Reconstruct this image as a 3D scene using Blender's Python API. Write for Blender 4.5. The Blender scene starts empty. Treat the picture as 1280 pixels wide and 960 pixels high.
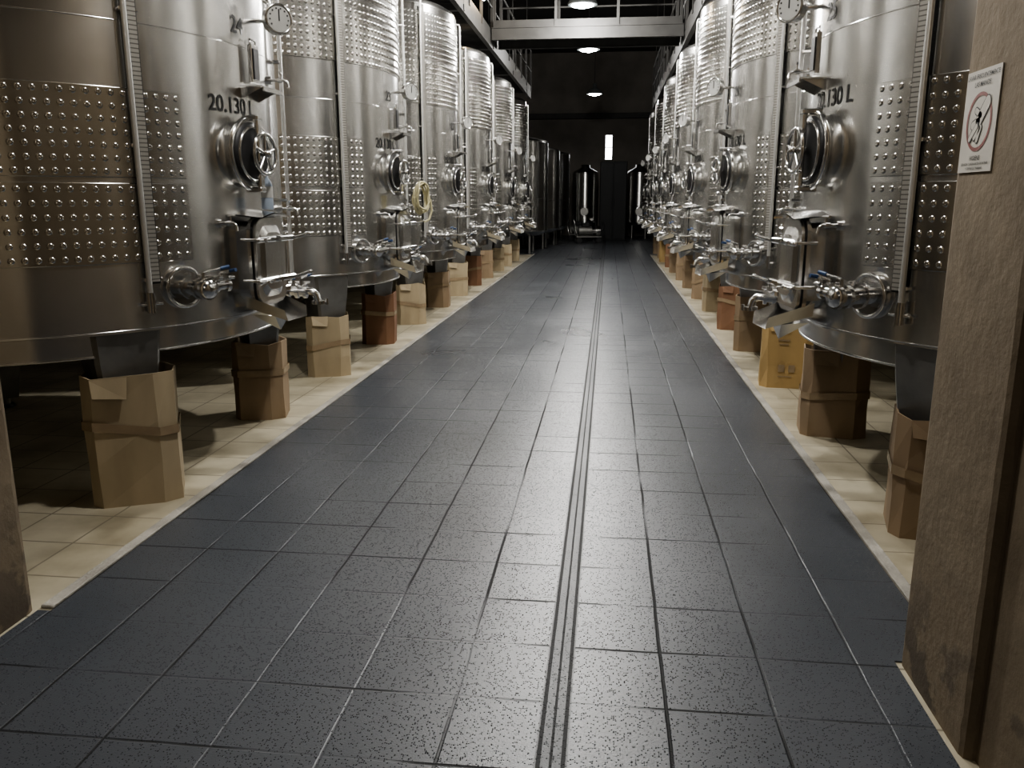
import bpy, bmesh, math, random
from mathutils import Matrix, Vector
random.seed(4)
S = bpy.context.scene
COL = S.collection
rad = math.radians
try: S.view_settings.look = 'AgX - Medium High Contrast'
except Exception: pass

# ------------------------------------------------------------------ materials
def new_mat(name):
    m = bpy.data.materials.new(name); m.use_nodes = True
    nt = m.node_tree
    return m, nt, nt.nodes['Principled BSDF']

def N(nt, t, **kw):
    n = nt.nodes.new(t)
    for k, v in kw.items(): setattr(n, k, v)
    return n

def math_n(nt, op, a, b=None, c=None):
    n = nt.nodes.new('ShaderNodeMath'); n.operation = op
    for i, v in enumerate((a, b, c)):
        if v is None: continue
        if isinstance(v, (int, float)): n.inputs[i].default_value = v
        else: nt.links.new(v, n.inputs[i])
    return n.outputs[0]

def simple(name, col, rough=0.5, metal=0.0, noise=0.0, nscale=8.0, bump=0.0, bscale=60.0, emit=None, estr=0):
    m, nt, b = new_mat(name)
    b.inputs['Base Color'].default_value = (*col, 1)
    b.inputs['Roughness'].default_value = rough
    b.inputs['Metallic'].default_value = metal
    tc = N(nt, 'ShaderNodeTexCoord')
    if noise > 0:
        nz = N(nt, 'ShaderNodeTexNoise'); nz.inputs['Scale'].default_value = nscale
        nz.inputs['Detail'].default_value = 6
        nt.links.new(tc.outputs['Object'], nz.inputs['Vector'])
        cr = N(nt, 'ShaderNodeValToRGB')
        cr.color_ramp.elements[0].position = 0.3; cr.color_ramp.elements[1].position = 0.7
        cr.color_ramp.elements[0].color = (*[c*(1-noise) for c in col], 1)
        cr.color_ramp.elements[1].color = (*[min(1, c*(1+noise)) for c in col], 1)
        nt.links.new(nz.outputs[0], cr.inputs[0]); nt.links.new(cr.outputs[0], b.inputs['Base Color'])
    if bump > 0:
        n2 = N(nt, 'ShaderNodeTexNoise'); n2.inputs['Scale'].default_value = bscale
        n2.inputs['Detail'].default_value = 7
        nt.links.new(tc.outputs['Object'], n2.inputs['Vector'])
        bp = N(nt, 'ShaderNodeBump'); bp.inputs['Strength'].default_value = bump; bp.inputs['Distance'].default_value = 0.02
        nt.links.new(n2.outputs[0], bp.inputs['Height']); nt.links.new(bp.outputs[0], b.inputs['Normal'])
    if emit:
        b.inputs['Emission Color'].default_value = (*emit, 1); b.inputs['Emission Strength'].default_value = estr
    return m

def steel_mat(name, col, rough, brush=True):
    m, nt, b = new_mat(name)
    b.inputs['Metallic'].default_value = 1
    tc = N(nt, 'ShaderNodeTexCoord')
    mp = N(nt, 'ShaderNodeMapping'); mp.inputs['Scale'].default_value = (1.0, 1.0, 160)
    nt.links.new(tc.outputs['Object'], mp.inputs[0])
    nz = N(nt, 'ShaderNodeTexNoise'); nz.inputs['Scale'].default_value = 2; nz.inputs['Detail'].default_value = 4
    nt.links.new(mp.outputs[0], nz.inputs['Vector'])
    n2 = N(nt, 'ShaderNodeTexNoise'); n2.inputs['Scale'].default_value = 2.3; n2.inputs['Detail'].default_value = 3
    nt.links.new(tc.outputs['Object'], n2.inputs['Vector'])
    r = math_n(nt, 'MULTIPLY_ADD', nz.outputs[0], 0.05, rough-0.07)
    r = math_n(nt, 'MULTIPLY_ADD', n2.outputs[0], 0.10, r)
    nt.links.new(r, b.inputs['Roughness'])
    cr = N(nt, 'ShaderNodeValToRGB')
    cr.color_ramp.elements[0].position = .35; cr.color_ramp.elements[1].position = .68
    cr.color_ramp.elements[0].color = (*[c*.88 for c in col], 1); cr.color_ramp.elements[1].color = (*col, 1)
    nt.links.new(n2.outputs[0], cr.inputs[0]); nt.links.new(cr.outputs[0], b.inputs['Base Color'])
    if brush:
        b.inputs['Anisotropic'].default_value = 0.65
        b.inputs['Anisotropic Rotation'].default_value = 0.25
        tg = N(nt, 'ShaderNodeTangent'); tg.direction_type = 'RADIAL'; tg.axis = 'Z'
        nt.links.new(tg.outputs[0], b.inputs['Tangent'])
    mp2 = N(nt, 'ShaderNodeMapping'); mp2.inputs['Scale'].default_value = (1, 1, .2); nt.links.new(tc.outputs['Object'], mp2.inputs[0])
    n3 = N(nt, 'ShaderNodeTexNoise'); n3.inputs['Scale'].default_value = 3.0; n3.inputs['Detail'].default_value = 0
    nt.links.new(mp2.outputs[0], n3.inputs['Vector'])
    bp = N(nt, 'ShaderNodeBump'); bp.inputs['Strength'].default_value = 0.3; bp.inputs['Distance'].default_value = 0.025
    nt.links.new(n3.outputs[0], bp.inputs['Height']); nt.links.new(bp.outputs[0], b.inputs['Normal'])
    return m

M_SHELL = steel_mat('brushed_stainless', (.72, .715, .695), .22)
M_JACK = steel_mat('dimple_stainless', (.69, .68, .65), .19, False)
M_POL = simple('polished_stainless', (.74, .735, .72), .16, 1, noise=.10, nscale=12)
M_DKST = simple('dull_leg_steel', (.30, .295, .28), .4, .8, noise=.2, nscale=6)
M_BLACK = simple('black_rubber', (.012, .012, .013), .5, noise=.2)
M_BLUE = simple('blue_handle', (.025, .06, .15), .4, noise=.1)
M_WHITE = simple('white_dial', (.42, .42, .40), .4, noise=.05)
M_INK = simple('ink', (.01, .01, .01), .5, noise=.1)
M_RED = simple('red_ink', (.20, .045, .035), .5, noise=.1)
M_PAPER = simple('paper', (.54, .51, .45), .6, noise=.06, nscale=10)
M_CATW = simple('painted_steel_walkway', (.030, .029, .027), .6, 0, noise=.3, nscale=5)
M_PIPE = simple('pale_pipe', (.75, .75, .73), .25, .7, noise=.05)
M_HOSE = simple('beige_hose', (.45, .41, .25), .5, noise=.1)
M_WALLB = simple('hall_wall', (.20, .185, .165), .9, noise=.2, nscale=1.2, bump=.3, bscale=20)
M_CEIL = simple('ceiling_dark', (.05, .046, .042), .9, noise=.2, nscale=1)
M_CAB = simple('cabinet_dark', (.005, .006, .007), .6, noise=.2, nscale=2)
M_PLAST = simple('bottle_plastic', (.30, .35, .42), .15, noise=.1)
M_TRIM = simple('concrete_curb', (.36, .34, .30), .8, noise=.25, nscale=6, bump=.4)
M_GLOW = simple('lamp_glass', (1, 1, 1), .5, emit=(1, .98, .95), estr=50)
M_WGLOW = simple('window_glow', (1, 1, 1), .5, emit=(.95, .97, 1), estr=12)
M_ENAM = simple('lamp_shade', (.10, .11, .11), .4, noise=.1)

# plaster: mottled, chipped and darker near the floor
M_WALL, nt, b = new_mat('old_plaster')
tc = N(nt, 'ShaderNodeTexCoord')
n1 = N(nt, 'ShaderNodeTexNoise'); n1.inputs['Scale'].default_value = 2.6; n1.inputs['Detail'].default_value = 8; n1.inputs['Roughness'].default_value = .6
n2 = N(nt, 'ShaderNodeTexNoise'); n2.inputs['Scale'].default_value = 22; n2.inputs['Detail'].default_value = 6; n2.inputs['Roughness'].default_value = .6
for q in (n1, n2): nt.links.new(tc.outputs['Object'], q.inputs['Vector'])
cr = N(nt, 'ShaderNodeValToRGB'); cr.color_ramp.elements[0].position = .34; cr.color_ramp.elements[1].position = .66
cr.color_ramp.elements[0].color = (.160, .124, .082, 1); cr.color_ramp.elements[1].color = (.235, .188, .128, 1)
nt.links.new(n1.outputs[0], cr.inputs[0])
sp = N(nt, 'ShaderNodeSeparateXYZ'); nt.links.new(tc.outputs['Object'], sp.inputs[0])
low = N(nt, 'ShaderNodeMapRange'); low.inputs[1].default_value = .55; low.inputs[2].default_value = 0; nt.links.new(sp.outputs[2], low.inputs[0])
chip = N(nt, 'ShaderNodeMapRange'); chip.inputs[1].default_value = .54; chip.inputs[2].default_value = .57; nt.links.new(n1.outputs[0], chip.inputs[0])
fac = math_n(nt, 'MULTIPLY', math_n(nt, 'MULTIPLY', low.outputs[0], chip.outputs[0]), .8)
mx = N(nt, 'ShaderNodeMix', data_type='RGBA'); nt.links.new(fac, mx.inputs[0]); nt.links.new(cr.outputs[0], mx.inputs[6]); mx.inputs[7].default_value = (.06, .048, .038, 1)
nt.links.new(mx.outputs[2], b.inputs['Base Color']); b.inputs['Roughness'].default_value = .85
b1 = N(nt, 'ShaderNodeBump'); b1.inputs['Strength'].default_value = .22; b1.inputs['Distance'].default_value = .015; nt.links.new(n2.outputs[0], b1.inputs['Height'])
b2 = N(nt, 'ShaderNodeBump'); b2.inputs['Strength'].default_value = .25; b2.inputs['Distance'].default_value = .04; nt.links.new(n1.outputs[0], b2.inputs['Height'])
nt.links.new(b1.outputs[0], b2.inputs['Normal']); nt.links.new(b2.outputs[0], b.inputs['Normal'])

M_TAPE, nt, b = new_mat('measuring_tape')
tc = N(nt, 'ShaderNodeTexCoord'); sp = N(nt, 'ShaderNodeSeparateXYZ'); nt.links.new(tc.outputs['Object'], sp.inputs[0])
fr = math_n(nt, 'FRACT', math_n(nt, 'MULTIPLY', sp.outputs[2], 50.0))
ln = math_n(nt, 'LESS_THAN', fr, .28)
mx = N(nt, 'ShaderNodeMix', data_type='RGBA'); nt.links.new(ln, mx.inputs[0])
mx.inputs[6].default_value = (.32, .31, .28, 1); mx.inputs[7].default_value = (.12, .11, .10, 1)
nt.links.new(mx.outputs[2], b.inputs['Base Color']); b.inputs['Roughness'].default_value = .45; b.inputs['Metallic'].default_value = .3

def cardboard(name, col):
    m, nt, b = new_mat(name)
    tc = N(nt, 'ShaderNodeTexCoord')
    mp = N(nt, 'ShaderNodeMapping'); mp.inputs['Scale'].default_value = (1, 1, .25); nt.links.new(tc.outputs['Object'], mp.inputs[0])
    nz = N(nt, 'ShaderNodeTexNoise'); nz.inputs['Scale'].default_value = 5; nz.inputs['Detail'].default_value = 4
    nt.links.new(mp.outputs[0], nz.inputs['Vector'])
    cr = N(nt, 'ShaderNodeValToRGB'); cr.color_ramp.elements[0].position = .3; cr.color_ramp.elements[1].position = .72
    cr.color_ramp.elements[0].color = (*[c*.8 for c in col], 1); cr.color_ramp.elements[1].color = (*[c*1.1 for c in col], 1)
    nt.links.new(nz.outputs[0], cr.inputs[0]); nt.links.new(cr.outputs[0], b.inputs['Base Color'])
    b.inputs['Roughness'].default_value = .75
    bp = N(nt, 'ShaderNodeBump'); bp.inputs['Strength'].default_value = .25; bp.inputs['Distance'].default_value = .01
    nt.links.new(nz.outputs[0], bp.inputs['Height']); nt.links.new(bp.outputs[0], b.inputs['Normal'])
    return m
M_CB = [cardboard('cardboard_tan', (.44, .36, .24)), cardboard('cardboard_brown', (.32, .235, .15)),
        cardboard('cardboard_yellow', (.47, .325, .145)), cardboard('cardboard_red', (.24, .13, .075))]
M_PTAPE = simple('packing_tape', (.33, .25, .16), .22, noise=.15, nscale=14)

def grid_nodes(nt, sx, sy, ox, oy, w):
    tc = N(nt, 'ShaderNodeTexCoord')
    dn = N(nt, 'ShaderNodeTexNoise'); dn.inputs['Scale'].default_value = 3.0
    nt.links.new(tc.outputs['Object'], dn.inputs['Vector'])
    sp = N(nt, 'ShaderNodeSeparateXYZ'); nt.links.new(tc.outputs['Object'], sp.inputs[0])
    wob = math_n(nt, 'MULTIPLY_ADD', dn.outputs[0], .012, -.006)
    outs = []
    for ax, s, o in ((0, sx, ox), (1, sy, oy)):
        v = math_n(nt, 'ADD', sp.outputs[ax], wob)
        v = math_n(nt, 'DIVIDE', math_n(nt, 'SUBTRACT', v, o), s)
        f = math_n(nt, 'FRACT', v)
        d = math_n(nt, 'ABSOLUTE', math_n(nt, 'SUBTRACT', f, .5))
        mr = N(nt, 'ShaderNodeMapRange'); mr.interpolation_type = 'SMOOTHSTEP'
        mr.inputs[1].default_value = .5 - w/s; mr.inputs[2].default_value = .5 - .35*w/s
        nt.links.new(d, mr.inputs[0]); outs.append(mr.outputs[0])
    return tc, sp, outs

M_AISLE, nt, b = new_mat('grey_epoxy_tile_floor')
tc, sp, (gx, gy) = grid_nodes(nt, .32, .32, -.11, 0, .0065)
def mask(scale, lo, hi, off):
    mp = N(nt, 'ShaderNodeMapping'); mp.inputs['Location'].default_value = off
    nt.links.new(tc.outputs['Object'], mp.inputs[0])
    nz = N(nt, 'ShaderNodeTexNoise'); nz.inputs['Scale'].default_value = scale; nz.inputs['Detail'].default_value = 2
    nt.links.new(mp.outputs[0], nz.inputs['Vector'])
    mr = N(nt, 'ShaderNodeMapRange'); mr.inputs[1].default_value = lo; mr.inputs[2].default_value = hi
    nt.links.new(nz.outputs[0], mr.inputs[0]); return mr.outputs[0]
mxk = mask(1.1, .44, .54, (3, 1, 0)); myk = mask(1.3, .47, .56, (7, 4, 0))
gx = math_n(nt, 'MULTIPLY', gx, math_n(nt, 'MULTIPLY_ADD', mxk, .8, .2))
gy = math_n(nt, 'MULTIPLY', gy, math_n(nt, 'MULTIPLY_ADD', myk, .9, .10))
cx = math_n(nt, 'ABSOLUTE', math_n(nt, 'SUBTRACT', sp.outputs[0], -.12))
c1 = math_n(nt, 'LESS_THAN', math_n(nt, 'ABSOLUTE', math_n(nt, 'SUBTRACT', cx, .034)), .006)
c2 = math_n(nt, 'LESS_THAN', cx, .004)
c1 = math_n(nt, 'MAXIMUM', c1, c2)
band = math_n(nt, 'LESS_THAN', cx, .045)
notband = math_n(nt, 'SUBTRACT', 1.0, band)
g = math_n(nt, 'MAXIMUM', math_n(nt, 'MULTIPLY', math_n(nt, 'MAXIMUM', gx, gy), notband), math_n(nt, 'MULTIPLY', c1, .9))
g = math_n(nt, 'MAXIMUM', g, math_n(nt, 'MULTIPLY', band, .28))
stain = N(nt, 'ShaderNodeTexNoise'); stain.inputs['Scale'].default_value = .9; stain.inputs['Detail'].default_value = 2
stain.inputs['Roughness'].default_value = .5
nt.links.new(tc.outputs['Object'], stain.inputs['Vector'])
cr = N(nt, 'ShaderNodeValToRGB'); cr.color_ramp.elements[0].position = .3; cr.color_ramp.elements[1].position = .7
cr.color_ramp.elements[0].color = (.060, .067, .078, 1); cr.color_ramp.elements[1].color = (.080, .088, .100, 1)
nt.links.new(stain.outputs[0], cr.inputs[0])
# anti-slip aggregate: sparse tiny domes in the coating
vo = N(nt, 'ShaderNodeTexVoronoi'); vo.inputs['Scale'].default_value = 170; nt.links.new(tc.outputs['Object'], vo.inputs['Vector'])
vs_ = N(nt, 'ShaderNodeSeparateColor'); nt.links.new(vo.outputs['Color'], vs_.inputs[0])
pick = math_n(nt, 'GREATER_THAN', vs_.outputs[0], .72)
dome = math_n(nt, 'MULTIPLY', math_n(nt, 'MAXIMUM', math_n(nt, 'SUBTRACT', .45, vo.outputs['Distance']), 0.0), pick)
isd = math_n(nt, 'MULTIPLY', math_n(nt, 'GREATER_THAN', dome, .05), notband)
mx = N(nt, 'ShaderNodeMix', data_type='RGBA'); nt.links.new(g, mx.inputs[0]); nt.links.new(cr.outputs[0], mx.inputs[6])
mx.inputs[7].default_value = (.004, .005, .006, 1); nt.links.new(mx.outputs[2], b.inputs['Base Color'])
rr = N(nt, 'ShaderNodeMapRange'); rr.inputs[1].default_value = .3; rr.inputs[2].default_value = .7; rr.inputs[3].default_value = .27; rr.inputs[4].default_value = .34
nt.links.new(stain.outputs[0], rr.inputs[0])
rfin = math_n(nt, 'SUBTRACT', rr.outputs[0], math_n(nt, 'MULTIPLY', isd, .15))
rfin = math_n(nt, 'MULTIPLY_ADD', g, .45, rfin)
nt.links.new(rfin, b.inputs['Roughness'])
b.inputs['Specular IOR Level'].default_value = .55
gr = N(nt, 'ShaderNodeTexNoise'); gr.inputs['Scale'].default_value = 210; gr.inputs['Detail'].default_value = 3
nt.links.new(tc.outputs['Object'], gr.inputs['Vector'])
b1 = N(nt, 'ShaderNodeBump'); b1.inputs['Strength'].default_value = .28; b1.inputs['Distance'].default_value = .003
nt.links.new(gr.outputs[0], b1.inputs['Height'])
b3 = N(nt, 'ShaderNodeBump'); b3.inputs['Strength'].default_value = 1.0; b3.inputs['Distance'].default_value = .009
nt.links.new(dome, b3.inputs['Height']); nt.links.new(b1.outputs[0], b3.inputs['Normal'])
b2 = N(nt, 'ShaderNodeBump'); b2.invert = True; b2.inputs['Strength'].default_value = .8; b2.inputs['Distance'].default_value = .006
nt.links.new(g, b2.inputs['Height']); nt.links.new(b3.outputs[0], b2.inputs['Normal'])
nt.links.new(b2.outputs[0], b.inputs['Normal'])

M_BEIGE, nt, b = new_mat('beige_tile_floor')
tc, sp, (gx, gy) = grid_nodes(nt, .32, .32, -.11, 0, .007)
g = math_n(nt, 'MAXIMUM', gx, gy)
st = N(nt, 'ShaderNodeTexNoise'); st.inputs['Scale'].default_value = 2.5; st.inputs['Detail'].default_value = 7
nt.links.new(tc.outputs['Object'], st.inputs['Vector'])
cr = N(nt, 'ShaderNodeValToRGB'); cr.color_ramp.elements[0].position = .3; cr.color_ramp.elements[1].position = .6
cr.color_ramp.elements[0].color = (.28, .245, .17, 1); cr.color_ramp.elements[1].color = (.50, .455, .345, 1)
nt.links.new(st.outputs[0], cr.inputs[0])
mx = N(nt, 'ShaderNodeMix', data_type='RGBA'); nt.links.new(g, mx.inputs[0]); nt.links.new(cr.outputs[0], mx.inputs[6])
mx.inputs[7].default_value = (.20, .175, .13, 1); nt.links.new(mx.outputs[2], b.inputs['Base Color'])
b.inputs['Roughness'].default_value = .45

# ------------------------------------------------------------------ mesh builder
class MB:
    def __init__(s, mats):
        s.v = []; s.f = []; s.m = []; s.sm = []; s.mats = mats; s.M = Matrix.Identity(4)
    def add(s, vs, fs, mat, smooth):
        o = len(s.v); i = s.mats.index(mat)
        s.v += [s.M @ Vector(p) for p in vs]
        for f in fs: s.f.append([o+k for k in f]); s.m.append(i); s.sm.append(smooth)
    def sweep(s, rings, mat, closed=False, caps=True, smooth=True):
        n = len(rings[0]); vs = [p for r in rings for p in r]; fs = []
        K = len(rings)
        for a in range(K if closed else K-1):
            b_ = (a+1) % K
            for k in range(n):
                fs.append((a*n+k, a*n+(k+1) % n, b_*n+(k+1) % n, b_*n+k))
        s.add(vs, fs, mat, smooth)
        if caps and not closed:
            s.add(rings[0], [tuple(range(n))[::-1]], mat, False); s.add(rings[-1], [tuple(range(n))], mat, False)
    def tube(s, pts, r, mat, seg=12, closed=False, radii=None, caps=True):
        pts = [Vector(p) for p in pts]; K = len(pts); rings = []; u = None
        for i in range(K):
            if closed: t = pts[(i+1) % K]-pts[i-1]
            else: t = pts[min(i+1, K-1)]-pts[max(i-1, 0)]
            t.normalize()
            if u is None:
                u = t.orthogonal().normalized()
            u = (u - t*u.dot(t)).normalized(); w = t.cross(u)
            rr = radii[i] if radii else r
            rings.append([pts[i]+(u*math.cos(2*math.pi*k/seg)+w*math.sin(2*math.pi*k/seg))*rr for k in range(seg)])
        s.sweep(rings, mat, closed, caps)
    def cyl(s, p0, p1, r, mat, r2=None, seg=18):
        s.tube([p0, p1], r, mat, seg, radii=[r, r if r2 is None else r2])
    def torus(s, c, ax, R, r, mat, seg=28, sg=8):
        ax = Vector(ax).normalized(); u = ax.orthogonal().normalized(); w = ax.cross(u); c = Vector(c)
        s.tube([c+(u*math.cos(2*math.pi*k/seg)+w*math.sin(2*math.pi*k/seg))*R for k in range(seg)], r, mat, sg, closed=True)
    def lathe(s, prof, mat, seg=32, M=None, smooth=True, caps=True):
        rings = []
        for r, z in prof:
            ring = [Vector((r*math.cos(2*math.pi*k/seg), r*math.sin(2*math.pi*k/seg), z)) for k in range(seg)]
            if M: ring = [M @ p for p in ring]
            rings.append(ring)
        s.sweep(rings, mat, False, caps, smooth)
    def sphere(s, c, r, mat):
        s.lathe([(max(1e-4, r*math.sin(math.pi*i/8)), -r*math.cos(math.pi*i/8)) for i in range(9)], mat, 14, Matrix.Translation(c))
    def box(s, c, sz, mat, bev=0.0, R=None):
        hx, hy, hz = [q/2 for q in sz]
        bv = min(bev, hx*.9, hy*.9, hz*.9)
        if bv <= 0:
            vs = [Vector((x, y, z)) for x in (-hx, hx) for y in (-hy, hy) for z in (-hz, hz)]
            fs = [(0, 1, 3, 2), (4, 6, 7, 5), (0, 4, 5, 1), (2, 3, 7, 6), (0, 2, 6, 4), (1, 5, 7, 3)]
        else:
            bm = bmesh.new()
            for x in (-1, 1):
                for y in (-1, 1):
                    for z in (-1, 1):
                        bm.verts.new((x*hx, y*(hy-bv), z*(hz-bv))); bm.verts.new((x*(hx-bv), y*hy, z*(hz-bv))); bm.verts.new((x*(hx-bv), y*(hy-bv), z*hz))
            bmesh.ops.convex_hull(bm, input=bm.verts)
            bmesh.ops.recalc_face_normals(bm, faces=bm.faces)
            bm.verts.index_update()
            vs = [v.co.copy() for v in bm.verts]; fs = [tuple(v.index for v in f.verts) for f in bm.faces]; bm.free()
        T = Matrix.Translation(c)
        if R is not None: T = T @ R.to_4x4()
        s.add([T @ v for v in vs], fs, mat, False)
    def prism(s, poly, x0, x1, mat, sc=1.0):
        s.sweep([[Vector((x0, y, z)) for y, z in poly], [Vector((x1, y*sc, z*sc)) for y, z in poly]], mat, smooth=False)
    def mesh(s, name, mirror=False):
        me = bpy.data.meshes.new(name)
        vs = [(-p.x if mirror else p.x, p.y, p.z) for p in s.v]
        fs = [f[::-1] if mirror else f for f in s.f]
        me.from_pydata(vs, [], fs)
        for m in s.mats: me.materials.append(m)
        me.polygons.foreach_set('material_index', s.m); me.polygons.foreach_set('use_smooth', s.sm)
        me.update(); return me

def obj(name, me, parent=None, loc=(0, 0, 0), rot=(0, 0, 0)):
    o = bpy.data.objects.new(name, me); COL.objects.link(o); o.location = loc; o.rotation_euler = rot
    if parent: o.parent = parent
    return o
def empty(name, loc):
    o = bpy.data.objects.new(name, None); COL.objects.link(o); o.location = loc; o.empty_display_size = .3; return o
def rrect(w, h, r, n=5):
    P = []
    for cx, cy, a0 in ((w/2-r, h/2-r, 0), (-w/2+r, h/2-r, 90), (-w/2+r, -h/2+r, 180), (w/2-r, -h/2+r, 270)):
        for i in range(n+1):
            a = rad(a0+90*i/n); P.append((cx+r*math.cos(a), cy+r*math.sin(a)))
    return P

# ------------------------------------------------------------------ tank parts
R = 1.45
def at(a, z, d=0.0, Rr=R):
    a = rad(a)
    n = Vector((math.cos(a), math.sin(a), 0)); t = Vector((-math.sin(a), math.cos(a), 0))
    M = Matrix((( n.x, t.x, 0, n.x*(Rr+d)), (n.y, t.y, 0, n.y*(Rr+d)), (0, 0, 1, z), (0, 0, 0, 1)))
    return M

def build_shell():
    b = MB([M_SHELL, M_POL])
    b.lathe([(.02, .64), (.9, .69), (1.30, .745), (1.405, .755)], M_SHELL, 96)
    b.lathe([(1.405, .755), (1.405, .87)], M_SHELL, 128, caps=False)
    b.lathe([(1.405, .87), (1.45, .868)], M_SHELL, 128, caps=False)
    b.lathe([(1.45, .868), (1.45, 1.6), (1.45, 2.30), (1.45, 3.0), (1.45, 3.72)], M_SHELL, 128, caps=False)
    b.lathe([(1.45, 3.72), (1.43, 3.76), (1.38, 3.79), (.9, 3.88), (.30, 3.93), (.30, 3.98), (.33, 3.98), (.33, 4.0), (.02, 4.02)], M_SHELL, 96)
    for z in (.880, 2.30, 3.70):
        b.torus((0, 0, z), (0, 0, 1), R-.002, .0045, M_POL, 96, 6)
    b.torus((0, 0, .760), (0, 0, 1), 1.402, .008, M_SHELL, 96, 6)
    return b

def jacket(b, a0, a1, z0, z1, full=False):
    d = .008; n = max(8, int((a1-a0)/3))
    def P(a, z, dd): a = rad(a); return Vector(((R+dd)*math.cos(a), (R+dd)*math.sin(a), z))
    rings = []
    for i in range(n+1):
        a = a0+(a1-a0)*i/n
        rings.append([P(a, z0, -.003), P(a, z0+.006, d), P(a, z1-.006, d), P(a, z1, -.003)])
    for k in range(3):
        vs = [p for r in rings for p in (r[k], r[k+1])]
        b.add(vs, [(i*2, (i+1)*2, (i+1)*2+1, i*2+1) for i in range(n)], M_JACK, True)
    sp = .053; cols = int(R*rad(a1-a0)/sp); rows = int((z1-z0-.02)/sp)
    da = (a1-a0)/cols; dz = (z1-z0)/rows
    prof = [(.016, 0), (.0125, .0035), (.008, .0055), (.0035, .0035)]
    for i in range(cols):
        for j in range(rows):
            a = a0+(i+.5)*da; z = z0+(j+.5)*dz
            M = at(a, z, d)
            vs = []; fs = []
            for r_, h in prof:
                for k in range(8):
                    c = k*math.pi/4; vs.append(M @ Vector((h, r_*math.cos(c), r_*math.sin(c))))
            for q in range(3):
                for k in range(8): fs.append((q*8+k, q*8+(k+1) % 8, (q+1)*8+(k+1) % 8, (q+1)*8+k))
            fs.append(tuple(range(24, 32)))
            b.add(vs, fs, M_JACK, True)

def build_jackets():
    b = MB([M_JACK])
    jacket(b, 33, 335, 1.20, 1.58); jacket(b, 33, 335, 1.60, 2.01)
    u = MB([M_JACK])
    jacket(u, 0, 360, 2.60, 3.10); jacket(u, 0, 360, 3.12, 3.64)
    return b, u

def lever(b, base, d, L=.13, col=M_BLUE):
    base = Vector(base); d = Vector(d).normalized()
    b.cyl(base, base+Vector((0, 0, .04)), .010, M_POL, seg=10)
    p = base+Vector((0, 0, .04)); b.tube([p, p+d*.03+Vector((0, 0, .006)), p+d*L+Vector((0, 0, .02))], .007, M_POL, 8)
    b.cyl(p+d*L*.7+Vector((0, 0, .014)), p+d*(L+.01)+Vector((0, 0, .021)), .010, col, seg=10)

def clampring(b, p, d, r):
    p = Vector(p); d = Vector(d).normalized()
    b.cyl(p-d*.010, p+d*.010, r, M_POL, seg=20)
    s_ = d.orthogonal().normalized()
    b.cyl(p+s_*(r+.0), p+s_*(r+.025), .006, M_POL, seg=8)
    b.cyl(p+s_*(r+.02)-d*.018, p+s_*(r+.02)+d*.018, .010, M_POL, seg=8)

def build_hatch():
    b = MB([M_POL, M_BLACK, M_SHELL]); b.M = at(-9, 1.74)
    X = Matrix.Rotation(rad(90), 4, 'Y')
    b.lathe([(.175, -.03), (.175, .045), (.188, .05), (.188, .075), (.176, .078)], M_SHELL, 36, X)
    b.torus((.065, 0, 0), (1, 0, 0), .180, .015, M_POL, 40, 8)
    b.lathe([(.168, .072), (.165, .085), (.13, .092), (.05, .098), (.01, .10)], M_BLACK, 36, X)
    b.torus((.09, 0, 0), (1, 0, 0), .140, .009, M_POL, 36, 8)
    b.box((.12, 0, 0), (.022, .045, .38), M_POL, .006)
    for z in (-.18, .18):
        b.box((.085, 0, z*1.03), (.10, .055, .028), M_POL, .006)
    b.cyl((.09, 0, 0), (.165, 0, 0), .015, M_POL)
    b.torus((.155, 0, 0), (1, 0, 0), .105, .010, M_POL, 32, 8)
    for k in range(5):
        a = k*2*math.pi/5+.3; b.cyl((.155, 0, 0), (.155, .105*math.cos(a), .105*math.sin(a)), .008, M_POL, seg=8)
    b.sphere((.165, 0, 0), .022, M_POL)
    return b

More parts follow.
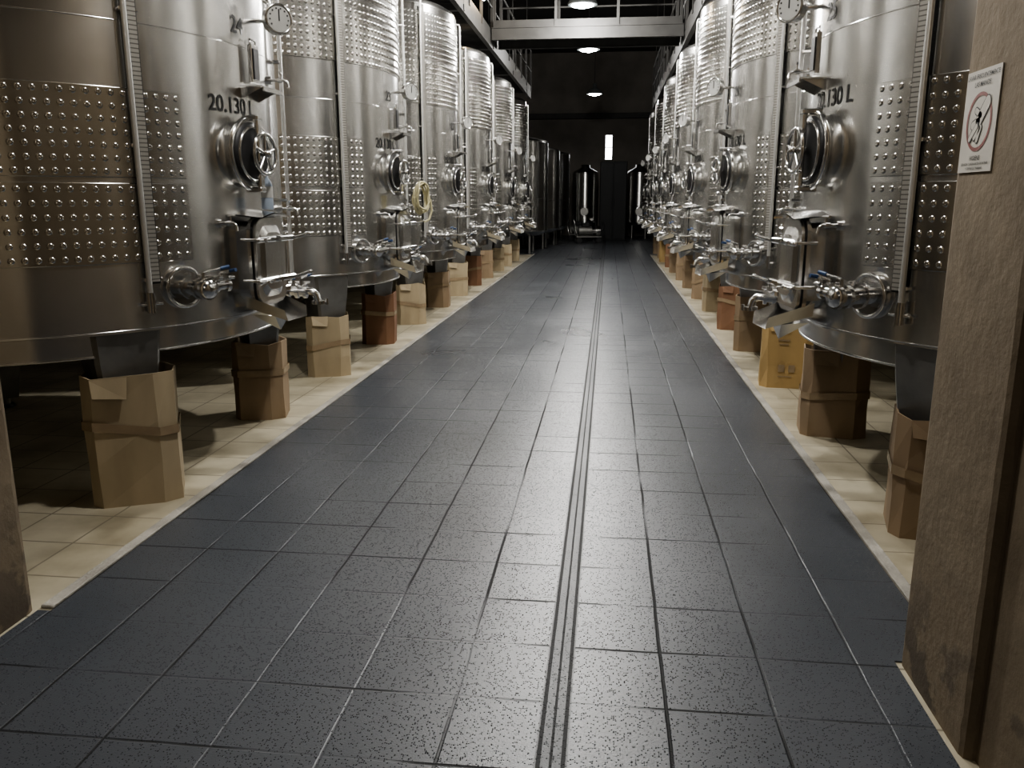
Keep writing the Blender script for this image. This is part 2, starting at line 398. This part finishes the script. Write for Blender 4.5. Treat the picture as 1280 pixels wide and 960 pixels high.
def build_manway():
    b = MB([M_POL, M_BLACK, M_SHELL]); b.M = at(-7, 1.17)
    b.prism(rrect(.28, .44, .07), -.05, .09, M_SHELL)
    b.prism(rrect(.33, .49, .09), .075, .095, M_POL)
    b.prism(rrect(.315, .475, .085), .095, .104, M_BLACK)
    b.prism(rrect(.31, .47, .085), .104, .120, M_SHELL)
    b.prism(rrect(.23, .39, .07), .120, .138, M_SHELL, sc=.8)
    b.cyl((.10, .19, -.21), (.10, .19, .21), .011, M_POL, seg=12)
    for z in (-.17, .17): b.box((.11, .17, z), (.025, .06, .035), M_POL, .005)
    for z in (-.10, .12):
        b.box((.155, 0, z), (.018, .38, .030), M_POL, .006)
        b.cyl((.13, 0, z), (.18, 0, z), .016, M_POL, seg=12)
        b.cyl((.05, -.18, z), (.20, -.18, z), .009, M_POL, seg=10)
        b.cyl((.18, -.235, z), (.18, -.125, z), .009, M_POL, seg=10)
        b.sphere((.18, -.235, z), .014, M_POL); b.sphere((.18, -.125, z), .014, M_POL)
        b.cyl((.17, .18, z), (.22, .25, z+.02), .009, M_POL, seg=10); b.sphere((.222, .255, z+.02), .014, M_POL)
    hood = [[Vector((x, y, .245+.03*math.cos(y*9)-(x*.10))) for y in [(-.16+.32*i/8) for i in range(9)]] for x in (-.02, .17)]
    vs = hood[0]+hood[1]; b.add(vs, [(i, i+1, i+10, i+9) for i in range(8)], M_POL, True)
    b.add([p+Vector((0, 0, .006)) for p in vs], [(i, i+1, i+10, i+9) for i in range(8)], M_POL, True)
    q = [(.03, -.14, -.25), (.03, .14, -.25), (.26, .11, -.32), (.26, -.11, -.32)]
    b.add([Vector(p) for p in q], [(0, 1, 2, 3)], M_SHELL, False)
    for s_ in (-1, 1):
        b.add([Vector((.03, .14*s_, -.25)), Vector((.26, .11*s_, -.32)), Vector((.25, .125*s_, -.26)), Vector((.03, .16*s_, -.18))], [(0, 1, 2, 3)], M_SHELL, False)
    b.add([Vector((.03, -.10, -.29)), Vector((.03, .10, -.29)), Vector((.15, 0, -.39)), Vector((.17, -.09, -.30)), Vector((.17, .09, -.30))], [(0, 2, 3), (1, 4, 2), (0, 1, 2), (3, 2, 4)], M_SHELL, False)
    return b

def build_valves():
    b = MB([M_POL, M_BLUE, M_BLACK, M_SHELL])
    b.M = at(-28, 1.07)
    b.cyl((-.02, 0, 0), (.025, 0, 0), .105, M_POL, seg=32); b.torus((.025, 0, 0), (1, 0, 0), .098, .010, M_POL)
    b.cyl((.025, 0, 0), (.16, 0, 0), .040, M_POL, r2=.034, seg=24)
    clampring(b, (.08, 0, 0), (1, 0, 0), .058); clampring(b, (.16, 0, 0), (1, 0, 0), .054)
    b.cyl((.16, 0, 0), (.21, 0, 0), .042, M_POL, seg=20); clampring(b, (.21, 0, 0), (1, 0, 0), .054)
    b.lathe([(.048, .21), (.044, .232), (.01, .24)], M_POL, 20, Matrix.Rotation(rad(90), 4, 'Y'))
    lever(b, (.185, 0, .040), (0, 1, 0), .14)
    b.tube([(.12, 0, 0), (.125, .05, 0), (.13, .12, .005)], .022, M_POL, 14); clampring(b, (.13, .10, .004), (0, 1, 0), .036)
    b.cyl((.13, .12, .005), (.13, .17, .005), .026, M_POL, seg=14); clampring(b, (.13, .17, .005), (0, 1, 0), .036)
    lever(b, (.13, .14, .025), (1, .2, 0), .09)
    b.M = at(7, .96)
    b.cyl((-.04, 0, 0), (.11, 0, 0), .028, M_POL); clampring(b, (.055, 0, 0), (1, 0, 0), .045); clampring(b, (.11, 0, 0), (1, 0, 0), .045)
    b.cyl((.11, 0, 0), (.16, 0, 0), .034, M_POL); clampring(b, (.16, 0, 0), (1, 0, 0), .045)
    b.tube([(.16, 0, 0), (.20, 0, -.004), (.225, 0, -.025), (.235, 0, -.07)], .024, M_POL, 14); clampring(b, (.235, 0, -.07), (0, 0, 1), .04)
    lever(b, (.135, 0, .032), (.3, 1, 0), .11)
    lever(b, (.09, .0, .026), (.3, -1, 0), .09)
    for a, z in ((12, 1.45), (-17, 1.38), (9, 2.18)):
        b.M = at(a, z)
        b.cyl((-.02, 0, 0), (.02, 0, 0), .024, M_POL); b.cyl((0, 0, 0), (.09, 0, 0), .009, M_POL, seg=10)
        b.cyl((.055, 0, 0), (.08, 0, 0), .016, M_POL, seg=12); b.cyl((.07, 0, 0), (.07, 0, .04), .007, M_POL, seg=8)
        b.cyl((.07, -.03, .04), (.07, .03, .04), .007, M_POL, seg=8); b.tube([(.09, 0, 0), (.105, 0, -.008), (.11, 0, -.04)], .008, M_POL, 8)
    return b

def build_gauge():
    b = MB([M_TAPE, M_POL, M_BLACK, M_PIPE, M_WHITE, M_SHELL])
    b.M = at(-34, 0)
    b.box((.033, 0, 2.40), (.005, .038, 2.58), M_TAPE)
    b.box((.027, 0, 2.40), (.008, .048, 2.60), M_BLACK)
    b.cyl((.036, -.036, 1.0), (.036, -.036, 3.74), .014, M_PIPE, seg=12)
    for z in (1.12, 1.75, 2.35, 2.95, 3.60): b.box((.012, -.01, z), (.04, .09, .018), M_POL, .004)
    b.cyl((.036, -.036, .96), (.036, -.036, 1.06), .021, M_POL); b.cyl((-.02, -.036, 1.0), (.045, -.036, 1.0), .012, M_POL)
    b.cyl((.02, -.08, 1.0), (.02, .03, 1.0), .007, M_POL, seg=8)
    b.M = at(14, 0)
    b.tube([(-.02, 0, .99), (.04, 0, .99), (.05, 0, 1.03), (.05, 0, 2.2), (.05, 0, 3.66), (.04, 0, 3.70), (-.02, 0, 3.70)], .012, M_PIPE, 10)
    for z in (1.5, 2.3, 3.1): b.box((.025, 0, z), (.05, .045, .018), M_POL, .004)
    b.M = at(0, 2.46)
    b.cyl((-.02, 0, 0), (.13, 0, -.01), .012, M_POL, seg=10)
    b.M = b.M @ Matrix.Translation((.15, -.01, .0)) @ Matrix.Rotation(rad(-42), 4, 'Z')
    b.cyl((-.03, 0, 0), (.018, 0, 0), .078, M_POL, seg=28); b.torus((.018, 0, 0), (1, 0, 0), .074, .008, M_POL, 28, 8)
    b.cyl((.016, 0, 0), (.021, 0, 0), .066, M_WHITE, seg=28)
    b.box((.023, .0, .02), (.003, .006, .06), M_BLACK)
    for k in range(10):
        a = rad(-30+k*27); b.box((.0225, .054*math.cos(a), .054*math.sin(a)), (.002, .008, .008), M_BLACK)
    b.M = at(-3, 2.22)
    b.box((.03, 0, 0), (.025, .085, .20), M_SHELL, .004); b.box((.045, 0, 0), (.006, .06, .16), M_BLACK, .002)
    b.tube([(.03, -.03, .10), (.03, -.03, .125), (.03, .03, .125), (.03, .03, .10)], .006, M_POL, 8)
    b.M = at(-3, 2.08)
    b.box((.065, 0, .012), (.14, .24, .006), M_SHELL, .002)
    b.box((.132, 0, .0), (.006, .24, .022), M_SHELL, .002)
    for y in (-.10, .10):
        b.add([Vector((-.01, y, .01)), Vector((.12, y, .01)), Vector((-.01, y, -.05))], [(0, 1, 2)], M_SHELL, False)
    return b

LR = 1.30
def build_legs():
    b = MB([M_DKST, M_BLACK])
    for a in (-39.5, 39.5, 140, -140):
        b.M = at(a, 0, 0, LR)
        rings = []
        for z, w, d in ((.866, .165, .125), (.72, .155, .115), (.07, .075, .06)):
            rings.append([Vector((-d, -w, z)), Vector((d*.8, -w, z)), Vector((d, -w*.88, z)), Vector((d, w*.88, z)), Vector((d*.8, w, z)), Vector((-d, w, z))])
        b.sweep(rings, M_DKST, smooth=False)
        b.cyl((0, 0, .02), (0, 0, .09), .03, M_DKST); b.cyl((0, 0, 0), (0, 0, .022), .065, M_BLACK, r2=.05)
    return b

meshes = {}
parts = dict(shell=build_shell(), fitting_hatch=build_hatch(), manway_door=build_manway(), valves=build_valves(), level_gauge=build_gauge(), legs=build_legs())
lj, uj = build_jackets(); parts['lower_cooling_jacket'] = lj; parts['upper_cooling_jacket'] = uj
for k, b in parts.items():
    meshes[k, 1] = b.mesh(k); meshes[k, -1] = b.mesh(k+'_m', True)

def text_mesh(s, size):
    cu = bpy.data.curves.new('txt', 'FONT'); cu.body = s; cu.size = size; cu.align_x = 'CENTER'; cu.align_y = 'CENTER'; cu.offset = size*.012
    o = bpy.data.objects.new('txt', cu); COL.objects.link(o)
    bpy.context.view_layer.update()
    me = bpy.data.meshes.new_from_object(o.evaluated_get(bpy.context.evaluated_depsgraph_get()))
    bpy.data.objects.remove(o); return me

def tank(x, y, side, no, cap):
    e = empty('wine_tank', (x, y, 0))
    for k in parts: obj(k, meshes[k, side], e)
    for s, sz, z, a in ((no, .12, 2.40, -7), (cap, .115, 1.985, -10)):
        me = text_mesh(s, sz)
        for v in me.vertices:
            rr = R+.0025
            if side == 1: ang = rad(a) + v.co.x/R
            else: ang = math.pi - rad(a) + v.co.x/R
            v.co = Vector((rr*math.cos(ang), rr*math.sin(ang), z+v.co.y))
        me.materials.clear(); me.materials.append(M_INK)
        obj('tank_number', me, e)
    return e

LX, RX, Y0, P = -3.42, 2.50, 4.65, 3.1
caps = ['20.130 L', '20.130 L', '20.080 L', '20.100 L', '20.130 L', '20.120 L', '20.110 L']
for i in range(6): tank(LX, Y0+i*P, 1, str(24-i), caps[i])
for i in range(7): tank(RX, Y0+i*P, -1, str(25+i), caps[i])

# ------------------------------------------------------------------ cardboard boxes around the front legs
def cardboard_box(x, y, w, d, h, rot, mat, tape=True, mark=False, seed=0):
    rnd = random.Random(seed)
    b = MB([mat, M_PTAPE, M_INK])
    c = .05
    base = [(-w/2+c, -d/2), (w/2-c*1.6, -d/2), (w/2, -d/2+c), (w/2, d/2-c), (w/2-c, d/2), (-w/2+c, d/2), (-w/2, d/2-c), (-w/2, -d/2+c)]
    levels = [0, h*.33, h*.66, h]
    def loop(z, inset, jit):
        return [Vector((px*(1-inset/(w/2))+jit[k][0], py*(1-inset/(d/2))+jit[k][1], z+(jit[k][2] if z == h else 0))) for k, (px, py) in enumerate(base)]
    js = [[(rnd.uniform(-.007, .007), rnd.uniform(-.007, .007), rnd.uniform(-.018, .012)) for _ in base] for _ in levels]
    rings = [loop(z, 0, js[i]) for i, z in enumerate(levels)] + [loop(z, .007, js[3-i]) for i, z in enumerate(levels[::-1])]
    rings[7] = [Vector((p.x, p.y, .003)) for p in rings[7]]
    b.sweep(rings, mat, closed=False, caps=False, smooth=False)
    b.add(rings[0], [tuple(range(8))[::-1]], mat, False)
    if tape:
        z = h*rnd.uniform(.45, .6); tl = rnd.uniform(-.03, .03)
        pr = []
        for dz in (0, .045):
            pr.append([Vector((px*1.045, py*1.05, z+dz+tl*(1 if px > 0 else -1))) for px, py in base])
        b.sweep(pr, M_PTAPE, caps=False, smooth=False)
    b.add([Vector((-w/2+c, -d/2-.004, h*.99)), Vector((w*.02, -d/2-.004, h)), Vector((w*.0, -d/2-.025, h*.84)), Vector((-w/2+c+.01, -d/2-.03, h*.86))], [(0, 1, 2, 3)], mat, False)
    if mark:
        for k, (ux, uz, sw, sh) in enumerate(((-.04, .72, .09, .012), (-.04, .66, .07, .010), (-.05, .30, .05, .06), (.03, .30, .05, .06), (-.02, .18, .11, .008))):
            b.box((ux, -d/2-.010, h*uz), (sw, .001, sh), M_PTAPE)
    o = obj('cardboard_box', b.mesh('cardboard_box'), None, (x, y, 0), (0, 0, rad(rot))); return o

T, B_, Yl, Rd = M_CB
bl = [(.42, .33, .66, 26, T), (.34, .32, .54, 12, B_), (.36, .32, .53, 18, T), (.34, .32, .53, 8, Rd), (.36, .32, .50, 14, T), (.34, .32, .50, 5, B_)]
br = [(.32, .34, .56, -14, B_), (.40, .32, .56, -10, B_), (.42, .32, .55, -8, Yl), (.36, .32, .55, -12, B_), (.34, .32, .52, -10, Rd), (.34, .32, .5, -4, T)]
lx = LR*math.cos(rad(39.5)); ly = LR*math.sin(rad(39.5))
for i in range(12):
    yy = Y0+(i//2)*P+(-ly if i % 2 == 0 else ly)
    w, d, h, r, m = bl[i] if i < 6 else random.choice(bl[1:])
    cardboard_box(LX+lx+(.03 if i == 0 else 0), yy, w, d, h, r, m, True, False, i)
for i in range(14):
    yy = Y0+(i//2)*P+(-ly if i % 2 == 0 else ly)
    w, d, h, r, m = br[i] if i < 6 else random.choice(br)
    cardboard_box(RX-lx, yy, w, d, h, r, m, m is not Yl, m is Yl, 50+i)

# ------------------------------------------------------------------ floor, walls, ceiling
def slab(name, x0, x1, y0, y1, z0, z1, mat, bev=0):
    b = MB([mat]); c = Vector(((x0+x1)/2, (y0+y1)/2, (z0+z1)/2))
    b.box(c, (x1-x0, y1-y0, z1-z0), mat, bev)
    return obj(name, b.mesh(name))
WL, WR, YB, ZC = -6.0, 5.1, 36.0, 7.4
slab('floor', WL, WR, -4, YB, -.1, 0, M_BEIGE)
bb = MB([M_AISLE])
bb.box((-.43, 13.0, .003), (3.20, 20.8, .006), M_AISLE)
bb.box((-.55, -.70, .003), (3.06, 6.6, .006), M_AISLE)
bb.box((-.43, 29.7, .003), (6.4, 12.6, .006), M_AISLE)
obj('floor_painted_aisle', bb.mesh('floor_painted_aisle'))
slab('trim_1', -2.085, -2.035, 2.62, 23.4, 0, .014, M_TRIM, .004)
slab('trim_2', 1.175, 1.225, 2.62, 23.4, 0, .014, M_TRIM, .004)
slab('wall_left', WL-.2, WL, 2.1, YB, 0, ZC, M_WALLB)
slab('wall_right', WR, WR+.2, 2.1, YB, 0, ZC, M_WALLB)
slab('ceiling', WL, WR, 2.1, YB, ZC, ZC+.2, M_CEIL)
def jamb(name, x0, x1, side):
    b = MB([M_WALL]); rnd = random.Random(9 if side > 0 else 5)
    rings = []
    nz = 60
    for i in range(nz+1):
        z = ZC*(i/nz)**1.5
        k = .022+rnd.uniform(0, .010)
        xe = x0 if side > 0 else x1; xo = x1 if side > 0 else x0; s = 1 if side > 0 else -1
        rings.append([Vector(p) for p in ((xo, 2.11, z), (xe+s*k, 2.11, z), (xe+s*.006, 2.117, z), (xe, 2.11+k, z), (xe, 2.36, z), (xe, 2.61-k, z), (xe+s*.006, 2.603, z), (xe+s*k, 2.61, z), (xo, 2.61, z))])
        if side < 0: rings[-1] = rings[-1][::-1]
    b.sweep(rings, M_WALL, smooth=False)
    return obj(name, b.mesh(name))
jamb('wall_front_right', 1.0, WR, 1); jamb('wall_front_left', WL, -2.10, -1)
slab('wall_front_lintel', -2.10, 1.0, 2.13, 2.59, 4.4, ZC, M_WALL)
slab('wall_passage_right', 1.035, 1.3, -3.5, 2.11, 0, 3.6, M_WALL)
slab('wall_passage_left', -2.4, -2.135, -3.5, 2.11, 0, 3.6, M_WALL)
slab('wall_back_left', WL, -.21, YB, YB+.3, 0, ZC, M_WALLB)
slab('wall_back_right', .10, WR, YB, YB+.3, 0, ZC, M_WALLB)
slab('wall_back_below', -.21, .10, YB, YB+.3, 0, 3.15, M_WALLB)
slab('wall_back_above', -.21, .10, YB, YB+.3, 4.15, ZC, M_WALLB)
wb = MB([M_WGLOW, M_CATW])
wb.box((-.055, YB+.15, 3.65), (.31, .02, 1.0), M_WGLOW)
for zz in (3.15, 3.65, 4.15): wb.box((-.055, YB+.13, zz), (.31, .03, .03), M_CATW)
for xx in (-.2, .09): wb.box((xx, YB+.13, 3.65), (.03, .03, 1.0), M_CATW)
obj('window_1', wb.mesh('window_1'))
slab('trim_3', WL, WR, YB-.25, YB, 4.78, 5.0, M_CATW, .01)

# ------------------------------------------------------------------ catwalks
def rail(b, p0, p1, z, n, h=1.0):
    p0 = Vector(p0); p1 = Vector(p1)
    for k in range(n+1):
        p = p0.lerp(p1, k/n); b.box((p.x, p.y, z+h/2), (.045, .045, h), M_CATW)
    for hh, t in ((h, .024), (h*.5, .017)):
        b.tube([(p0.x, p0.y, z+hh), (p1.x, p1.y, z+hh)], t, M_CATW, 10)
    d = (p1-p0).normalized(); L = (p1-p0).length
    c = (p0+p1)/2; sz = (L, .012, .12) if abs(d.x) > .5 else (.012, L, .12)
    b.box((c.x, c.y, z+.06), sz, M_CATW)
def catwalk(name, xe, s, y1):
    b = MB([M_CATW]); xo = xe+s*.95
    y0 = 3.0; zc = 4.2; L = y1-y0
    for x in (xe, xo):
        b.box((x, (y0+y1)/2, zc), (.02, L, .18), M_CATW)
        for dz in (-.085, .085): b.box((x+(.03*s if x == xe else -.03*s), (y0+y1)/2, zc+dz), (.07, L, .012), M_CATW)
    y = y0
    while y < y1:
        b.box(((xe+xo)/2, y, zc+.07), (.95, .012, .04), M_CATW); y += .09
    for q in range(8):
        yy = Y0-P/2+q*P
        if yy < 3.1: yy = 3.15
        if yy > y1: break
        b.box(((xe+xo)/2, yy, zc-.04), (1.0, .08, .08), M_CATW)
        for xx in (xe, xo): b.cyl((xx, yy, zc), (xx, yy, ZC-.01), .014, M_CATW, seg=8)
    rail(b, (xe, y0, 0), (xe, y1, 0), zc+.09, int(L/1.2))
    rail(b, (xo, y0, 0), (xo, y1, 0), zc+.09, int(L/1.2))
    return obj(name, b.mesh(name))
catwalk('catwalk', -2.12, -1, 22.8); catwalk('catwalk', 1.22, 1, 25.8)
def bridge(y):
    b = MB([M_CATW]); x0, x1 = -2.09, 1.19; L = x1-x0; zc = 4.31
    for yy in (y-.45, y+.45):
        b.box(((x0+x1)/2, yy, zc), (L, .02, .20), M_CATW)
        for dz in (-.095, .095): b.box(((x0+x1)/2, yy, zc+dz), (L, .08, .012), M_CATW)
        rail(b, (x0+.05, yy, 0), (x1-.05, yy, 0), zc+.10, 3)
    x = x0+.05
    while x < x1: b.box((x, y, zc+.06), (.012, .86, .04), M_CATW); x += .09
    return obj('catwalk_bridge', b.mesh('catwalk_bridge'))
bridge(15.6)
for y in (6, 12, 18, 24, 30):
    b = MB([M_CATW]); b.box((0, 0, 0), (WR-WL, .02, .40), M_CATW)
    for dz in (-.2, .2): b.box((0, 0, dz), (WR-WL, .2, .02), M_CATW)
    obj('ceiling_beam', b.mesh('ceiling_beam'), None, ((WL+WR)/2, y, ZC-.21))

# ------------------------------------------------------------------ pendant lamps
lampmb = MB([M_ENAM, M_BLACK, M_GLOW])
lampmb.lathe([(.24, -.02), (.242, 0), (.19, .09), (.10, .15), (.06, .17), (.055, .27), (.01, .29), (.01, .28), (.05, .26), (.055, .165), (.095, .14), (.18, .08), (.23, -.005), (.24, -.02)], M_ENAM, 32)
lampmb.cyl((0, 0, .28), (0, 0, 2.79), .008, M_BLACK, seg=8)
lampmb.lathe([(.01, .13), (.09, .11), (.165, .045), (.20, .02), (.18, -.03), (.01, -.075)], M_GLOW, 28)
lme = lampmb.mesh('pendant')
def pendant(x, y, z, power, col=(1, .975, .93)):
    o = obj('pendant_lamp', lme, None, (x, y, z))
    li = bpy.data.lights.new('bulb', 'POINT'); li.energy = power; li.color = col; li.shadow_soft_size = .09
    l = bpy.data.objects.new('bulb', li); COL.objects.link(l); l.parent = o; l.location = (0, 0, -.18)
for y, pw in ((3.5, 235), (7.1, 360), (10.8, 370), (14.4, 340), (18.5, 300), (26.0, 90)):
    pendant(-.5, y, 4.6, pw)
b = MB([M_GLOW, M_BLACK]); b.sphere((0, 0, 0), .04, M_GLOW); b.cyl((0, 0, .025), (0, 0, .12), .04, M_BLACK)
b.box((-.03, 0, .13), (.12, .03, .02), M_BLACK)
o = obj('bulkhead_lamp', b.mesh('bulkhead_lamp'), None, (-2.04, 13.9, 4.62))
li = bpy.data.lights.new('bulb', 'POINT'); li.energy = 15; li.color = (1, .75, .45); li.shadow_soft_size = .05
l = bpy.data.objects.new('bulb', li); COL.objects.link(l); l.parent = o; l.location = (.08, 0, -.06)
li = bpy.data.lights.new('passage_light', 'AREA'); li.energy = 17; li.color = (1, .93, .83); li.shape = 'DISK'; li.size = .4
l = bpy.data.objects.new('passage_light', li); COL.objects.link(l); l.location = (-.5, -.8, 3.2)

# ------------------------------------------------------------------ far end: smaller tanks, cabinet, pump
def small_tank(x, y, r, top):
    b = MB([M_SHELL, M_DKST, M_POL, M_JACK])
    b.lathe([(.02, .45), (r*.8, .50), (r, .62)], M_SHELL, 48)
    b.lathe([(r, .62), (r, 1.2), (r, top)], M_SHELL, 48, caps=False)
    b.lathe([(r, top), (r*.96, top+.04), (.18, top+.2), (.18, top+.3), (.02, top+.32)], M_SHELL, 48)
    for z in (.64, top*.5, top-.03): b.torus((0, 0, z), (0, 0, 1), r, .012, M_POL, 40, 6)
    for k in range(4):
        a = k*math.pi/2+.78; b.cyl((r*.75*math.cos(a), r*.75*math.sin(a), 0), (r*.75*math.cos(a), r*.75*math.sin(a), .58), .04, M_DKST)
    b.torus((0, -r-.04, 1.05), (0, 1, 0), .16, .02, M_POL); b.cyl((0, -r+.03, 1.05), (0, -r-.05, 1.05), .15, M_DKST)
    b.cyl((r*.6, -r*.8+.02, .75), (r*.6, -r*.8-.15, .75), .035, M_POL); b.cyl((r*.6, -r*.8-.10, .75), (r*.6, -r*.8-.12, .75), .055, M_POL)
    return obj('storage_tank', b.mesh('storage_tank'), None, (x, y, 0))
for q, (x, y, r, t) in enumerate(((-2.75, 24.3, 1.0, 3.1), (-2.55, 26.6, 1.0, 3.0), (-2.35, 28.9, 1.0, 3.0), (-.95, 33.8, .50, 2.55), (-2.1, 33.2, .5, 2.55), (1.2, 33.8, .5, 2.55), (2.6, 28.4, 1.1, 3.2))):
    small_tank(x, y, r, t)
b = MB([M_CAB, M_POL])
b.box((0, 0, 1.45), (1.0, .6, 2.9), M_CAB, .015)
for s_ in (-1, 1):
    b.box((s_*.25, -.305, 1.45), (.47, .02, 2.78), M_CAB, .008); b.box((s_*.04, -.325, 1.4), (.02, .03, .25), M_CAB, .005)
obj('storage_cabinet', b.mesh('storage_cabinet'), None, (.16, 32.2, 0))
def pump(x, y, r):
    b = MB([M_DKST, M_BLACK, M_POL])
    b.box((0, 0, .22), (.9, .45, .05), M_DKST, .01)
    for sx in (-.35, .35):
        for sy in (-.22, .22): b.cyl((sx, sy-.025, .1), (sx, sy+.025, .1), .1, M_BLACK, seg=20)
    b.cyl((-.35, 0, .42), (.12, 0, .42), .16, M_DKST, seg=24); b.cyl((.12, 0, .42), (.30, 0, .42), .10, M_POL); b.cyl((.28, 0, .42), (.42, 0, .42), .17, M_POL, seg=24)
    b.tube([(.42, 0, .42), (.52, 0, .45), (.55, 0, .62), (.50, 0, .75)], .035, M_BLACK, 10)
    b.tube([(-.42, -.2, .24), (-.55, -.2, .8), (-.57, 0, .95), (-.55, .2, .8), (-.42, .2, .24)], .018, M_POL, 8)
    b.box((-.1, 0, .64), (.25, .2, .14), M_BLACK, .01)
    obj('pump_cart', b.mesh('pump_cart'), None, (x, y, .006), (0, 0, rad(r)))
pump(-.70, 29.9, 10); pump(-1.0, 31.6, -10)

# ------------------------------------------------------------------ small props
b = MB([M_PLAST, M_WHITE, M_BLUE])
b.lathe([(.001, 0), (.03, 0), (.032, .01), (.032, .06), (.030, .065), (.032, .07), (.032, .13), (.026, .15), (.013, .17), (.012, .185)], M_PLAST, 24)
b.lathe([(.0328, .065), (.0328, .125)], M_WHITE, 24)
b.lathe([(.001, .184), (.015, .184), (.015, .205), (.001, .205)], M_BLUE, 16)
p = at(-6, 1.17+.278) @ Vector((.09, .02, 0))
obj('water_bottle', b.mesh('water_bottle'), None, (LX+p.x, Y0+p.y, p.z))
b = MB([M_HOSE])
pts = []
for k in range(5*24):
    a = 2*math.pi*k/24; rr = .12+.010*math.sin(k*.37)
    pts.append((.0+.012*math.sin(k*.9)+k*.0006, rr*math.cos(a)*.75, rr*math.sin(a)*1.1+.0003*k))
pts += [(.07, .11, -.10), (.06, .08, -.18), (.05, .02, -.20)]
b.tube(pts, .010, M_HOSE, 8)
obj('hose_coil', b.mesh('hose_coil'), None, (LX+R+.20, Y0+P+.0, 1.50), (0, 0, rad(-25)))

# hand-washing sign on the right jamb
e = empty('warning_sign', (.9975, 2.475, 1.71))
W_, H_ = .21, .27
b = MB([M_PAPER, M_RED, M_INK])
b.box((0, 0, 0), (.003, W_, H_), M_PAPER)
x = -.0025
def flat(poly, mat, xx): b.add([Vector((xx, -p[0], p[1])) for p in poly], [tuple(range(len(poly)))], mat, False)
for k in range(40):
    a0, a1 = 2*math.pi*k/40, 2*math.pi*(k+1)/40
    flat([(.078*math.cos(a0), .078*math.sin(a0)-.002), (.078*math.cos(a1), .078*math.sin(a1)-.002), (.068*math.cos(a1), .068*math.sin(a1)-.002), (.068*math.cos(a0), .068*math.sin(a0)-.002)], M_RED, x)
def cap(p, q, r, mat, xx):
    p = Vector((0, *p)); q = Vector((0, *q)); d = (q-p); a = math.atan2(d.z, d.y); P_ = []
    for k in range(9): P_.append((q.y+r*math.cos(a-math.pi/2+math.pi*k/8), q.z+r*math.sin(a-math.pi/2+math.pi*k/8)))
    for k in range(9): P_.append((p.y+r*math.cos(a+math.pi/2+math.pi*k/8), p.z+r*math.sin(a+math.pi/2+math.pi*k/8)))
    flat(P_, mat, xx)
strokes = (((.045, .045), (.0, .0), .017), ((.0, .0), (-.035, -.01), .010), ((.0, -.012), (-.03, -.028), .0085), ((.008, -.02), (-.018, -.042), .008), ((.016, -.018), (.0, -.05), .007), ((.01, .014), (-.02, .028), .008))
for p, q, r in strokes: cap(p, q, r+.003, M_INK, x-.0003)
for p, q, r in strokes: cap(p, q, r, M_PAPER, x-.0006)
cap((-.045, -.045), (-.005, -.012), .010, M_INK, x-.0008); cap((-.045, -.045), (-.008, -.014), .0075, M_PAPER, x-.0011)
obj('sheet', b.mesh('sheet'), e)
for s, sz, z in (('LAVAR FRECUENTEMENTE', .0165, .118), ('LAS MANOS', .0185, .097), ('HIGIENE', .017, -.098), ('USE AGUA Y JABON ANTES DE ENTRAR', .0095, -.113), ('Y DESPUES DE TRABAJAR', .0095, -.125)):
    me = text_mesh(s, sz)
    for v in me.vertices: v.co = Vector((x-.0003, -v.co.x, z+v.co.y))
    me.materials.clear(); me.materials.append(M_INK)
    obj('sign_text', me, e)

# ------------------------------------------------------------------ world, camera
w = bpy.data.worlds.new('World'); S.world = w; w.use_nodes = True
w.node_tree.nodes['Background'].inputs[0].default_value = (1, .98, .95, 1)
w.node_tree.nodes['Background'].inputs[1].default_value = .025
cam = bpy.data.cameras.new('camera'); co = bpy.data.objects.new('camera', cam); COL.objects.link(co)
cam.sensor_width = 36; cam.lens = 1030/1280*36; cam.clip_start = .05
co.location = (0, 0, 1.5); co.rotation_euler = (rad(90-12.59), 0, rad(6.54))
S.camera = co
